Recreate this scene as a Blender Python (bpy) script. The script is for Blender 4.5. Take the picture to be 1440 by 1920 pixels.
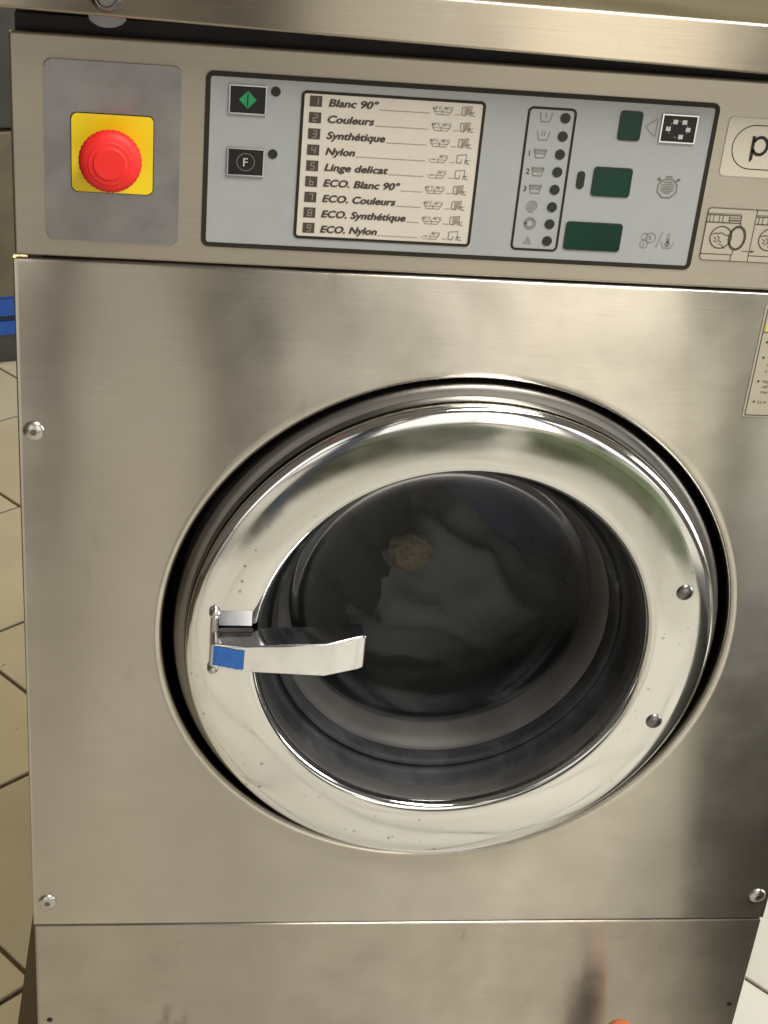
import bpy, bmesh, math, random
from mathutils import Vector, Matrix, noise

scene = bpy.context.scene
for o in list(bpy.data.objects):
    bpy.data.objects.remove(o)
COL = scene.collection
PI = math.pi

# ------------------------------------------------------------------ camera
cam_data = bpy.data.cameras.new('camera')
cam = bpy.data.objects.new('camera', cam_data)
COL.objects.link(cam)
cr = Vector((0.9908, -0.1042, 0.0869)).normalized()
cf = Vector((0.1330, 0.8714, -0.4723)).normalized()
cu = cr.cross(cf).normalized()
cr = cf.cross(cu).normalized()
cam.matrix_world = Matrix(((cr.x, cu.x, -cf.x, -0.2127), (cr.y, cu.y, -cf.y, -0.9980),
                           (cr.z, cu.z, -cf.z, 1.2599), (0, 0, 0, 1)))
cam_data.sensor_fit = 'VERTICAL'
cam_data.sensor_height = 36.0
cam_data.lens = 2822.1 / 1920.0 * 36.0
cam_data.clip_start = 0.02
cam_data.clip_end = 60
scene.camera = cam

# ------------------------------------------------------------------ world and lamps (indoor)
world = bpy.data.worlds.new('World')
scene.world = world
world.use_nodes = True
bg = world.node_tree.nodes['Background']
bg.inputs[0].default_value = (1.0, 0.90, 0.76, 1)
bg.inputs[1].default_value = 0.14


def area(name, loc, target, sx, sy, power, colour):
    d = bpy.data.lights.new(name, 'AREA')
    d.shape = 'RECTANGLE'
    d.size, d.size_y, d.energy, d.color = sx, sy, power, colour
    o = bpy.data.objects.new(name, d)
    COL.objects.link(o)
    o.location = loc
    o.rotation_euler = (Vector(target) - Vector(loc)).to_track_quat('-Z', 'Y').to_euler()
    return o


# tall lamps added behind the camera, mirrored in the steel as bright bands
WY = -3.0
def band_lamp(name, x0, x1, z0, z1, rad, colour):
    w, h = x1 - x0, z1 - z0
    area(name, ((x0 + x1) / 2, WY, (z0 + z1) / 2), ((x0 + x1) / 2, 0, (z0 + z1) / 2), w, h, rad * w * h * PI, colour)

band_lamp('band_light', -1.75, -0.16, 0.0, 2.1, 1.35, (0.98, 0.94, 0.90))
band_lamp('band_light', 0.05, 0.57, 0.0, 2.1, 1.35, (1.0, 0.97, 0.92))
band_lamp('band_light', 0.60, 1.17, 0.0, 2.1, 2.8, (1.0, 0.94, 0.83))
band_lamp('band_light', 1.50, 2.30, 0.0, 2.1, 1.9, (0.96, 0.98, 1.0))
area('side_window_light', (2.6, -0.1, 1.15), (0.3, -0.1, 0.2), 1.6, 1.5, 62, (0.97, 1.0, 0.98))
area('ceiling_light', (0.55, -0.80, 2.5), (0.40, -0.70, 0), 1.2, 0.5, 58, (1.0, 0.98, 0.94))
area('ceiling_light', (-0.9, 1.5, 2.5), (-0.9, 1.5, 0), 0.6, 0.6, 24, (1.0, 0.80, 0.44))

vs = scene.view_settings
vs.view_transform = 'Standard'
vs.look = 'None'
vs.exposure = 0.0
vs.gamma = 1.0
vs.use_curve_mapping = False
scene.cycles.use_denoising = True
scene.cycles.caustics_reflective = False
scene.cycles.max_bounces = 10


# ------------------------------------------------------------------ materials
def srgb(r, g, b):
    f = lambda c: c / 12.92 if c <= 0.04045 else ((c + 0.055) / 1.055) ** 2.4
    return (f(r / 255), f(g / 255), f(b / 255), 1)


class NT:
    def __init__(self, name):
        self.m = bpy.data.materials.new(name)
        self.m.use_nodes = True
        self.t = self.m.node_tree
        self.b = self.t.nodes['Principled BSDF']
        self.out = self.t.nodes['Material Output']

    def n(self, typ, **kw):
        nd = self.t.nodes.new(typ)
        for k, v in kw.items():
            if hasattr(nd, k):
                setattr(nd, k, v)
            else:
                nd.inputs[k].default_value = v
        return nd

    def l(self, a, b):
        self.t.links.new(a, b)

    def coords(self, scale=(1, 1, 1), kind='Object', rot=(0, 0, 0)):
        tc = self.n('ShaderNodeTexCoord')
        mp = self.n('ShaderNodeMapping')
        mp.inputs['Scale'].default_value = scale
        mp.inputs['Rotation'].default_value = rot
        self.l(tc.outputs[kind], mp.inputs['Vector'])
        return mp.outputs[0]

    def noise(self, vec, scale, detail=4, rough=0.55):
        nd = self.n('ShaderNodeTexNoise')
        nd.inputs['Scale'].default_value = scale
        nd.inputs['Detail'].default_value = detail
        nd.inputs['Roughness'].default_value = rough
        self.l(vec, nd.inputs['Vector'])
        return nd.outputs['Fac']

    def ramp(self, fac, stops):
        r = self.n('ShaderNodeValToRGB')
        e = r.color_ramp.elements
        while len(e) < len(stops):
            e.new(0.5)
        for i, (p, c) in enumerate(stops):
            e[i].position = p
            e[i].color = c if len(c) == 4 else (*c, 1)
        self.l(fac, r.inputs[0])
        return r.outputs[0]

    def maprange(self, fac, a, b, c, d):
        r = self.n('ShaderNodeMapRange')
        for i, v in ((1, a), (2, b), (3, c), (4, d)):
            r.inputs[i].default_value = v
        self.l(fac, r.inputs[0])
        return r.outputs[0]

    def bump(self, h, strength, dist, normal=None):
        b = self.n('ShaderNodeBump')
        b.inputs['Strength'].default_value = strength
        b.inputs['Distance'].default_value = dist
        self.l(h, b.inputs['Height'])
        if normal is not None:
            self.l(normal, b.inputs['Normal'])
        return b.outputs[0]


def plain(name, col, rough=0.5, metal=0.0, vary=0.12, scale=40, spec=0.5, coat=0.0):
    k = NT(name)
    v = k.coords()
    f = k.noise(v, scale)
    c0 = tuple(x * (1 - vary) for x in col[:3])
    c1 = tuple(min(1, x * (1 + vary)) for x in col[:3])
    k.l(k.ramp(f, [(0.3, c0), (0.7, c1)]), k.b.inputs['Base Color'])
    k.l(k.maprange(f, 0.3, 0.7, max(0.02, rough - 0.06), min(1, rough + 0.06)), k.b.inputs['Roughness'])
    k.b.inputs['Metallic'].default_value = metal
    k.b.inputs['Specular IOR Level'].default_value = spec
    k.b.inputs['Coat Weight'].default_value = coat
    return k.m


def brushed(name, col, rough, aniso, dents=0.0012, stain=0.10, dirt=0.0):
    k = NT(name)
    v = k.coords()
    vb = k.coords((3, 3, 260))
    big = k.noise(v, 3.2, 2)
    mid = k.noise(v, 16, 5, 0.65)
    streak = k.noise(vb, 5, 3)
    # colour: faint stains and finger marks
    base = k.ramp(mid, [(0.25, tuple(c * (1 - stain) for c in col)), (0.6, col), (0.85, tuple(min(1, c * (1 + stain * .4)) for c in col))])
    if dirt > 0:
        vd = k.coords((1, 1, 0.35))
        dn = k.noise(vd, 13, 6, 0.7)
        df = k.maprange(dn, 0.60, 0.74, 0, dirt)
        mx = k.n('ShaderNodeMixRGB')
        k.l(df, mx.inputs[0])
        k.l(base, mx.inputs[1])
        mx.inputs[2].default_value = (0.16, 0.125, 0.085, 1)
        base = mx.outputs[0]
    vg = k.coords((1.2, 1, 90))
    gr = k.maprange(k.noise(vg, 14, 2), 0.3, 0.7, 0.955, 1.03)
    hg = k.n('ShaderNodeHueSaturation')
    k.l(gr, hg.inputs['Value'])
    k.l(base, hg.inputs['Color'])
    base = hg.outputs[0]
    k.l(base, k.b.inputs['Base Color'])
    ad = k.n('ShaderNodeMath', operation='MULTIPLY_ADD')
    k.l(streak, ad.inputs[0])
    ad.inputs[1].default_value = 0.06
    k.l(k.maprange(mid, 0.3, 0.75, rough - 0.055, rough - 0.005), ad.inputs[2])
    k.l(ad.outputs[0], k.b.inputs['Roughness'])
    k.b.inputs['Metallic'].default_value = 1.0
    k.b.inputs['Anisotropic'].default_value = aniso
    tg = k.n('ShaderNodeCombineXYZ')
    tg.inputs[2].default_value = 1.0
    k.l(tg.outputs[0], k.b.inputs['Tangent'])
    nb = k.bump(big, 1.0, dents)
    
    k.l(nb, k.b.inputs['Normal'])
    return k.m


STEEL = (0.53, 0.49, 0.422)
M = {}
M['steel_front'] = brushed('brushed_steel_front', STEEL, 0.25, 1.0, 0.0070, 0.12, 0.30)
M['steel_base'] = brushed('brushed_steel_base', (0.47, 0.42, 0.35), 0.30, 0.95, 0.003, 0.16, 0.75)
M['steel_fascia'] = brushed('brushed_steel_fascia', (0.40, 0.36, 0.29), 0.46, 0.5, 0.001, 0.07)
M['steel_lid'] = brushed('brushed_steel_lid', (0.37, 0.325, 0.25), 0.26, 1.0, 0.001, 0.08)
M['steel_plain'] = plain('satin_steel', (0.55, 0.53, 0.49), 0.28, 1.0)
M['dark_steel'] = plain('dark_steel', (0.20, 0.19, 0.18), 0.35, 1.0)


def polished():
    k = NT('polished_steel_ring')
    v = k.coords()
    wav = k.noise(v, 6.0, 0)
    spots = k.n('ShaderNodeTexVoronoi')
    spots.inputs['Scale'].default_value = 95
    k.l(v, spots.inputs['Vector'])
    clus = k.noise(v, 9, 3)
    s1 = k.maprange(spots.outputs['Distance'], 0.10, 0.16, 1, 0)
    s2 = k.maprange(clus, 0.50, 0.62, 0, 0.75)
    mu = k.n('ShaderNodeMath', operation='MULTIPLY')
    k.l(s1, mu.inputs[0]); k.l(s2, mu.inputs[1])
    mx = k.n('ShaderNodeMixRGB')
    k.l(mu.outputs[0], mx.inputs[0])
    mx.inputs[1].default_value = (0.74, 0.735, 0.72, 1)
    mx.inputs[2].default_value = (0.25, 0.23, 0.20, 1)
    k.l(mx.outputs[0], k.b.inputs['Base Color'])
    k.b.inputs['Metallic'].default_value = 1
    k.l(k.maprange(k.noise(v, 25, 4), 0.35, 0.7, 0.06, 0.14), k.b.inputs['Roughness'])
    k.l(k.bump(wav, 1.0, 0.006), k.b.inputs['Normal'])
    return k.m


M['ring'] = polished()
M['chrome'] = plain('chrome', (0.80, 0.80, 0.82), 0.13, 1.0, 0.09, 55)
M['membrane'] = plain('membrane_blue_grey', srgb(157, 159, 157), 0.38, vary=0.03, scale=60)
M['ink'] = plain('dark_ink', srgb(42, 39, 30), 0.5, vary=0.1, spec=0.2)
M['ink_brown'] = plain('brown_ink', srgb(66, 57, 47), 0.6, vary=0.1)
M['ink_grey'] = plain('grey_ink', srgb(118, 112, 104), 0.6, vary=0.06)
M['ink_faint'] = plain('faint_ink', srgb(150, 134, 114), 0.6, vary=0.05)
M['digit'] = plain('digit_grey', srgb(150, 138, 122), 0.6, vary=0.05)
M['cream'] = plain('cream_paper', srgb(203, 194, 180), 0.45, vary=0.03)
M['sticker'] = plain('clear_sticker', srgb(196, 187, 168), 0.35, vary=0.03)
M['sticker_grey'] = plain('grey_sticker', srgb(172, 163, 144), 0.4, vary=0.04)
M['display'] = plain('green_display', (0.002, 0.034, 0.019), 0.22, vary=0.35, scale=22, spec=0.15)
M['lamp_dark'] = plain('indicator_dark', srgb(44, 46, 38), 0.35, spec=0.2)
M['cap'] = plain('button_black', srgb(36, 34, 33), 0.35, spec=0.2)
M['silver'] = plain('silver_frame', (0.62, 0.61, 0.60), 0.3, 1.0)
M['green'] = plain('green_print', srgb(18, 138, 82), 0.45)
M['pale'] = plain('pale_print', srgb(196, 192, 184), 0.5)
M['plate'] = plain('grey_plate', (0.27, 0.262, 0.25), 0.42, 0.85, 0.14, 26)
M['yellow'] = plain('yellow_plastic', srgb(232, 205, 10), 0.45, vary=0.05)
M['red'] = plain('red_plastic', srgb(232, 34, 28), 0.6, vary=0.06, scale=90)
M['blue_tape'] = plain('blue_tape', srgb(44, 104, 186), 0.5, vary=0.08, scale=120)
M['label_yellow'] = plain('label_yellow', srgb(205, 198, 70), 0.45)
M['black'] = plain('black_cavity', (0.012, 0.010, 0.008), 0.8)


def rubber():
    k = NT('grey_black_rubber')
    v = k.coords()
    st = k.noise(k.coords((1, 1, 0.6)), 22, 6, 0.7)
    k.l(k.ramp(st, [(0.42, (0.012, 0.012, 0.013)), (0.64, (0.034, 0.034, 0.036)), (0.82, (0.20, 0.20, 0.21))]), k.b.inputs['Base Color'])
    k.b.inputs['Roughness'].default_value = 0.6
    k.b.inputs['Specular IOR Level'].default_value = 0.3
    k.l(k.bump(k.noise(v, 60, 3), 0.3, 0.0008), k.b.inputs['Normal'])
    return k.m


M['rubber'] = rubber()
M['flange'] = plain('satin_flange', (0.21, 0.197, 0.175), 0.38, 1.0, 0.12, 12)
M['bronze'] = plain('dull_grey_rim', (0.065, 0.060, 0.054), 0.55, 0.2, 0.25, 20)


def drum_mat():
    k = NT('punched_drum_steel')
    vo = k.n('ShaderNodeTexVoronoi')
    vo.inputs['Scale'].default_value = 70
    vo.inputs['Randomness'].default_value = 0.0
    k.l(k.coords(), vo.inputs['Vector'])
    hole = k.maprange(vo.outputs['Distance'], 0.20, 0.26, 1, 0)
    mx = k.n('ShaderNodeMixRGB')
    k.l(hole, mx.inputs[0])
    mx.inputs[1].default_value = (0.34, 0.33, 0.31, 1)
    mx.inputs[2].default_value = (0.01, 0.01, 0.01, 1)
    k.l(mx.outputs[0], k.b.inputs['Base Color'])
    k.b.inputs['Metallic'].default_value = 0.85
    k.b.inputs['Roughness'].default_value = 0.45
    return k.m


M['drum'] = drum_mat()


def glass():
    k = NT('door_glass')
    t = k.t
    t.nodes.remove(k.b)
    fr = k.n('ShaderNodeFresnel')
    fr.inputs[0].default_value = 1.33
    tr = k.n('ShaderNodeBsdfTransparent')
    tr.inputs[0].default_value = (0.66, 0.69, 0.70, 1)
    gl = k.n('ShaderNodeBsdfGlossy')
    gl.inputs['Roughness'].default_value = 0.16
    gl.inputs[0].default_value = (0.55, 0.56, 0.58, 1)
    mx = k.n('ShaderNodeMixShader')
    k.l(fr.outputs[0], mx.inputs[0]); k.l(tr.outputs[0], mx.inputs[1]); k.l(gl.outputs[0], mx.inputs[2])
    di = k.n('ShaderNodeBsdfDiffuse')
    di.inputs[0].default_value = (0.45, 0.44, 0.42, 1)
    film = k.maprange(k.noise(k.coords(), 11, 5, 0.6), 0.45, 0.78, 0.0, 0.022)
    m2 = k.n('ShaderNodeMixShader')
    k.l(film, m2.inputs[0]); k.l(mx.outputs[0], m2.inputs[1]); k.l(di.outputs[0], m2.inputs[2])
    k.l(m2.outputs[0], k.out.inputs[0])
    return k.m


M['glass'] = glass()


def cloth(name, col, pattern=None):
    k = NT(name)
    v = k.coords()
    c = k.ramp(k.noise(v, 14, 5), [(0.3, tuple(x * .75 for x in col)), (0.7, col)])
    if pattern:
        vo = k.n('ShaderNodeTexVoronoi')
        vo.inputs['Scale'].default_value = 190
        k.l(v, vo.inputs['Vector'])
        mx = k.n('ShaderNodeMixRGB')
        k.l(k.maprange(vo.outputs['Distance'], 0.3, 0.4, 1, 0), mx.inputs[0])
        k.l(c, mx.inputs[1])
        mx.inputs[2].default_value = (*pattern, 1)
        c = mx.outputs[0]
    k.l(c, k.b.inputs['Base Color'])
    k.b.inputs['Roughness'].default_value = 0.9
    k.l(k.bump(k.noise(v, 220, 2), 0.3, 0.001), k.b.inputs['Normal'])
    return k.m


TILE_ROT = math.radians(40.5)
TILE = 0.303


def tile_mat(name, brick=False):
    k = NT(name)
    v = k.coords(kind='Object')
    oi = k.n('ShaderNodeObjectInfo')
    f = k.noise(v, 5, 5)
    c = k.ramp(f, [(0.3, (0.58, 0.545, 0.455)), (0.7, (0.68, 0.65, 0.56))])
    sp = k.maprange(k.noise(v, 60, 2), 0.70, 0.76, 0, 0.6)
    mx = k.n('ShaderNodeMixRGB')
    k.l(sp, mx.inputs[0]); k.l(c, mx.inputs[1])
    mx.inputs[2].default_value = (0.22, 0.18, 0.11, 1)
    hv = k.n('ShaderNodeHueSaturation')
    k.l(k.maprange(oi.outputs['Random'], 0, 1, 0.90, 1.06), hv.inputs['Value'])
    k.l(mx.outputs[0], hv.inputs['Color'])
    k.l(hv.outputs[0], k.b.inputs['Base Color'])
    k.b.inputs['Roughness'].default_value = 0.38
    k.l(k.bump(k.noise(v, 30, 3), 0.15, 0.001), k.b.inputs['Normal'])
    return k.m


M['tile'] = tile_mat('cream_tile')
M['grout'] = plain('brown_grout', (0.11, 0.085, 0.045), 0.9, vary=0.25, scale=60)
M['wall'] = plain('olive_cream_wall', (0.62, 0.55, 0.38), 0.7, vary=0.08, scale=6)
M['blue_crate'] = plain('blue_plastic', srgb(36, 84, 170), 0.4, vary=0.1)
M['charcoal'] = plain('charcoal_plastic', (0.05, 0.049, 0.047), 0.5, vary=0.2, scale=12)
M['cab'] = plain('grey_brown_cabinet', (0.17, 0.145, 0.10), 0.45, 0.3, 0.15, 10)
M['orange'] = plain('orange_plastic', srgb(200, 112, 70), 0.4)


# ------------------------------------------------------------------ geometry helpers
def obj(name, me, mat, parent=None, smooth=False):
    o = bpy.data.objects.new(name, me)
    COL.objects.link(o)
    if mat is not None and not me.materials:
        me.materials.append(mat)
    if smooth:
        for p in me.polygons:
            p.use_smooth = True
    if parent:
        o.parent = parent
    return o


def thing(name, label, cat, group=None, loc=(0, 0, 0), rz=0):
    o = bpy.data.objects.new(name, None)
    COL.objects.link(o)
    o.location = loc
    o.rotation_euler = (0, 0, rz)
    o['label'] = label
    o['category'] = cat
    if group:
        o['group'] = group
    return o


def tag(o, label, cat, group=None):
    o['label'] = label
    o['category'] = cat
    if group:
        o['group'] = group
    return o


def from_bm(bm, name='m', recalc=True):
    if recalc:
        bmesh.ops.recalc_face_normals(bm, faces=bm.faces)
    me = bpy.data.meshes.new(name)
    bm.to_mesh(me)
    bm.free()
    return me


def auto_smooth(me, ang=35):
    bm = bmesh.new()
    bm.from_mesh(me)
    for f in bm.faces:
        f.smooth = True
    for e in bm.edges:
        e.smooth = not (len(e.link_faces) == 2 and e.calc_face_angle(0) > math.radians(ang))
    bm.to_mesh(me)
    bm.free()
    return me


def weighted(o):
    m = o.modifiers.new('weighted', 'WEIGHTED_NORMAL')
    m.keep_sharp = True
    m.weight = 100
    return o


def rrect(x0, x1, z0, z1, r, n=6):
    pts = []
    for cx, cz, a0 in ((x1 - r, z1 - r, 0), (x0 + r, z1 - r, 90), (x0 + r, z0 + r, 180), (x1 - r, z0 + r, 270)):
        for i in range(n + 1):
            a = math.radians(a0 + 90 * i / n)
            pts.append((cx + r * math.cos(a), cz + r * math.sin(a)))
    return pts


def circle(cx, cz, r, n=28, rz=None, a0=0):
    rz = rz or r
    return [(cx + r * math.cos(a0 + 2 * PI * i / n), cz + rz * math.sin(a0 + 2 * PI * i / n)) for i in range(n)]


def plate(name, pts, y, th, mat, parent, bev=0.0, seg=2):
    """polygon in the XZ plane whose front is at y, reaching back by th"""
    bm = bmesh.new()
    a = [bm.verts.new((x, y, z)) for x, z in pts]
    b = [bm.verts.new((x, y + th, z)) for x, z in pts]
    f = bm.faces.new(a)
    bm.faces.new(b[::-1])
    n = len(pts)
    for i in range(n):
        bm.faces.new((a[i], a[(i + 1) % n], b[(i + 1) % n], b[i]))
    if bev:
        bmesh.ops.bevel(bm, geom=list(f.edges), offset=bev, segments=seg, affect='EDGES', profile=0.5)
    me = from_bm(bm, name)
    if bev:
        auto_smooth(me, 50)
    o = obj(name, me, mat, parent)
    return weighted(o) if bev else o


def add_sheet(bm, pts, y):
    f = bm.faces.new([bm.verts.new((x, y, z)) for x, z in pts])
    return f


def add_stroke(bm, pts, w, y, closed=False):
    P = [Vector(p) for p in pts]
    n = len(P)
    L, R = [], []
    for i in range(n):
        if closed or 0 < i < n - 1:
            d0 = (P[i] - P[i - 1]); d1 = (P[(i + 1) % n] - P[i])
            d0 = d0.normalized() if d0.length > 1e-9 else d1.normalized()
            d1 = d1.normalized() if d1.length > 1e-9 else d0
            t = (d0 + d1)
            t = t.normalized() if t.length > 1e-6 else d0
            k = 1 / max(0.5, abs(t.dot(d0)))
        else:
            t = (P[1] - P[0]).normalized() if i == 0 else (P[-1] - P[-2]).normalized()
            k = 1
        nn = Vector((-t.y, t.x)) * (w / 2 * k)
        a, b = P[i] + nn, P[i] - nn
        L.append(bm.verts.new((a.x, y, a.y)))
        R.append(bm.verts.new((b.x, y, b.y)))
    for i in range(n if closed else n - 1):
        j = (i + 1) % n
        bm.faces.new((L[i], L[j], R[j], R[i]))


def print_obj(name, mat, parent, y, strokes=(), fills=()):
    """flat print: strokes = (pts, width, closed), fills = polygons"""
    bm = bmesh.new()
    for s in strokes:
        add_stroke(bm, s[0], s[1], y, s[2] if len(s) > 2 else False)
    for f in fills:
        add_sheet(bm, f, y)
    for f in bm.faces:
        f.normal_update()
        if f.normal.y > 0:
            f.normal_flip()
    return obj(name, from_bm(bm, name, False), mat, parent)


def text_obj(name, s, x0, zb, cap, mat, parent, y, x1=None, shear=0.0, bold=0.0, spacing=1.0):
    cu_ = bpy.data.curves.new(name, 'FONT')
    cu_.body = s
    cu_.size = 1.0
    cu_.shear = shear
    cu_.space_character = spacing
    cu_.resolution_u = 3
    tmp = bpy.data.objects.new('tmp', cu_)
    COL.objects.link(tmp)
    dg = bpy.context.evaluated_depsgraph_get()
    me = bpy.data.meshes.new_from_object(tmp.evaluated_get(dg))
    bpy.data.objects.remove(tmp)
    xs = [v.co.x for v in me.vertices]
    if not xs:
        return None
    sc = cap / 0.715
    mn, mxx = min(xs), max(xs)
    sx = (x1 - x0) / (mxx - mn) if x1 is not None else sc
    for v in me.vertices:
        v.co = Vector((x0 + (v.co.x - mn) * sx, y, zb + v.co.y * sc))
    bm = bmesh.new()
    bm.from_mesh(me)
    if bold:                      # heavier strokes: shifted layers of the same print
        base_v = bm.verts[:]
        geo = bm.faces[:]
        for q, (dx, dz) in enumerate(((1, 0), (-1, 0), (0, 1), (0, -1))):
            d_ = bmesh.ops.duplicate(bm, geom=geo)
            nv = [g for g in d_['geom'] if isinstance(g, bmesh.types.BMVert)]
            bmesh.ops.translate(bm, verts=nv, vec=(dx * bold * sc, -0.00002 * (q + 1), dz * bold * sc * 0.6))
    for f in bm.faces:
        f.normal_update()
        if f.normal.y > 0:
            f.normal_flip()
    bm.to_mesh(me)
    bm.free()
    me.materials.clear()
    return obj(name, me, mat, parent)


def lathe(profile, cx, cz, n=160, closed=False):
    """profile of (radius, y) turned about the y axis through (cx, cz)"""
    bm = bmesh.new()
    rings = []
    for r, y in profile:
        if r < 1e-6:
            rings.append([bm.verts.new((cx, y, cz))])
        else:
            rings.append([bm.verts.new((cx + r * math.cos(2 * PI * i / n), y, cz + r * math.sin(2 * PI * i / n))) for i in range(n)])
    m = len(rings)
    for k in range(m if closed else m - 1):
        A, B = rings[k], rings[(k + 1) % m]
        for i in range(n):
            j = (i + 1) % n
            q = [A[i % len(A)], A[j % len(A)], B[j % len(B)], B[i % len(B)]]
            u = []
            for v in q:
                if v not in u:
                    u.append(v)
            if len(u) > 2:
                bm.faces.new(u)
    return bm


def box_bm(x0, x1, y0, y1, z0, z1, bev=0.0, seg=2):
    bm = bmesh.new()
    bmesh.ops.create_cube(bm, size=1)
    for v in bm.verts:
        v.co = Vector((x0 + (v.co.x + .5) * (x1 - x0), y0 + (v.co.y + .5) * (y1 - y0), z0 + (v.co.z + .5) * (z1 - z0)))
    if bev:
        bmesh.ops.bevel(bm, geom=bm.edges[:], offset=bev, segments=seg, affect='EDGES', profile=0.5)
    return bm


def box(name, x0, x1, y0, y1, z0, z1, mat, parent, bev=0.0, seg=2):
    me = from_bm(box_bm(x0, x1, y0, y1, z0, z1, bev, seg), name)
    if bev:
        auto_smooth(me, 50)
    o = obj(name, me, mat, parent)
    return weighted(o) if bev else o


def dome(name, cx, cz, y, r, h, mat, parent, n=24, flat=0.0):
    prof = [(0.0, y - h)]
    for i in range(1, 7):
        a = PI / 2 * i / 6
        prof.append((flat + (r - flat) * math.sin(a), y - h * math.cos(a)))
    prof += [(r, y + 0.002)]
    me = from_bm(lathe(prof, cx, cz, n), name)
    return obj(name, auto_smooth(me, 60), mat, parent)


# ------------------------------------------------------------------ setting: floor and wall
def sheet(name, x0, x1, y0, y1, z, mat):
    me = bpy.data.meshes.new(name)
    me.from_pydata([(x0, y0, z), (x1, y0, z), (x1, y1, z), (x0, y1, z)], [], [(0, 1, 2, 3)])
    o = obj(name, me, mat)
    o['kind'] = 'structure'
    return o


floor = sheet('floor', -3.2, 3.2, -3.6, 3.2, -0.0035, M['grout'])
wall = box('wall', -3.2, 3.2, 2.75, 2.85, -0.0035, 2.6, M['wall'], None)
wall['kind'] = 'structure'
tm = bmesh.new()
h = (TILE - 0.0060) / 2
tm = box_bm(-h, h, -h, h, -0.008, 0.0, 0.0012, 1)
tile_me = from_bm(tm, 'tile')
tile_me.materials.append(M['tile'])
n1 = Vector((-math.sin(TILE_ROT), math.cos(TILE_ROT)))
n2 = Vector((math.cos(TILE_ROT), math.sin(TILE_ROT)))
random.seed(4)
O1, O2 = 1.0122, 0.1796
for i in range(-16, 12):
    for j in range(-14, 14):
        c = n1 * (O1 + (i + 0.5) * TILE) + n2 * (O2 + (j + 0.5) * TILE)
        # tiles the picture shows: beside and behind the machine, and those mirrored in its front
        seen_behind = -1.1 < c.x < 0.9 and -0.1 < c.y < 2.5
        mirrored = -1.25 < c.x < 1.75 and -2.55 < c.y <= -0.1
        if seen_behind or mirrored:
            t = bpy.data.objects.new('tile', tile_me)
            COL.objects.link(t)
            t.parent = floor
            t.location = (c.x, c.y, random.uniform(-0.0006, 0.0004))
            t.rotation_euler = (random.uniform(-.0015, .0015), random.uniform(-.0015, .0015), TILE_ROT)

# ------------------------------------------------------------------ the washing machine
W = thing('washing_machine', 'large stainless steel front loading washing machine with round porthole door', 'washing machine')

Z_S1, Z_S2, Z_TOP = 0.908, 0.302, 1.0572
DC = (0.0035, 0.6055)      # door axis
HC = (0.0030, 0.6070)      # hole in the front panel
HR, HZ = 0.2280, 0.2236

body_bm = bmesh.new()
# carcass behind the panels: four sides and a back, open at the front
for a in ((-0.322, -0.312, 0.006, 0.70, 0.02, 1.040), (0.312, 0.322, 0.006, 0.70, 0.02, 1.040),
          (-0.311, 0.311, 0.690, 0.70, 0.02, 1.040), (-0.311, 0.311, 0.006, 0.689, 0.02, 0.03)):
    b2 = box_bm(*a)
    me_ = from_bm(b2)
    body_bm.from_mesh(me_)
obj('carcass', from_bm(body_bm, 'carcass'), M['dark_steel'], W)
box('lid_gap_fill', -0.3265, 0.3265, 0.0115, 0.66, 1.0405, 1.0665, M['black'], W)  # black body put in for the shade in the gap under the lid
box('seam_backing', -0.318, 0.318, 0.0065, 0.0105, Z_S1 - 0.012, Z_S1 + 0.012, M['black'], W)
box('seam_backing', -0.318, 0.318, 0.0065, 0.0105, Z_S2 - 0.012, Z_S2 + 0.012, M['black'], W)
flange = box('mounting_flange', -0.369, -0.3245, 0.0, 0.33, 0.0005, 0.012, M['rust'] if 'rust' in M else plain('brown_flange', (0.075, 0.050, 0.030), 0.6, vary=0.3, scale=25), W, 0.001)

box('control_fascia', -0.3298, 0.33, 0.0, 0.006, Z_S1 + 0.0016, Z_TOP, M['steel_fascia'], W, 0.0022, 3)
base = box('base_panel', -0.33, 0.33, 0.0, 0.006, 0.03, Z_S2 - 0.0012, M['steel_base'], W, 0.0024, 3)


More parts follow.
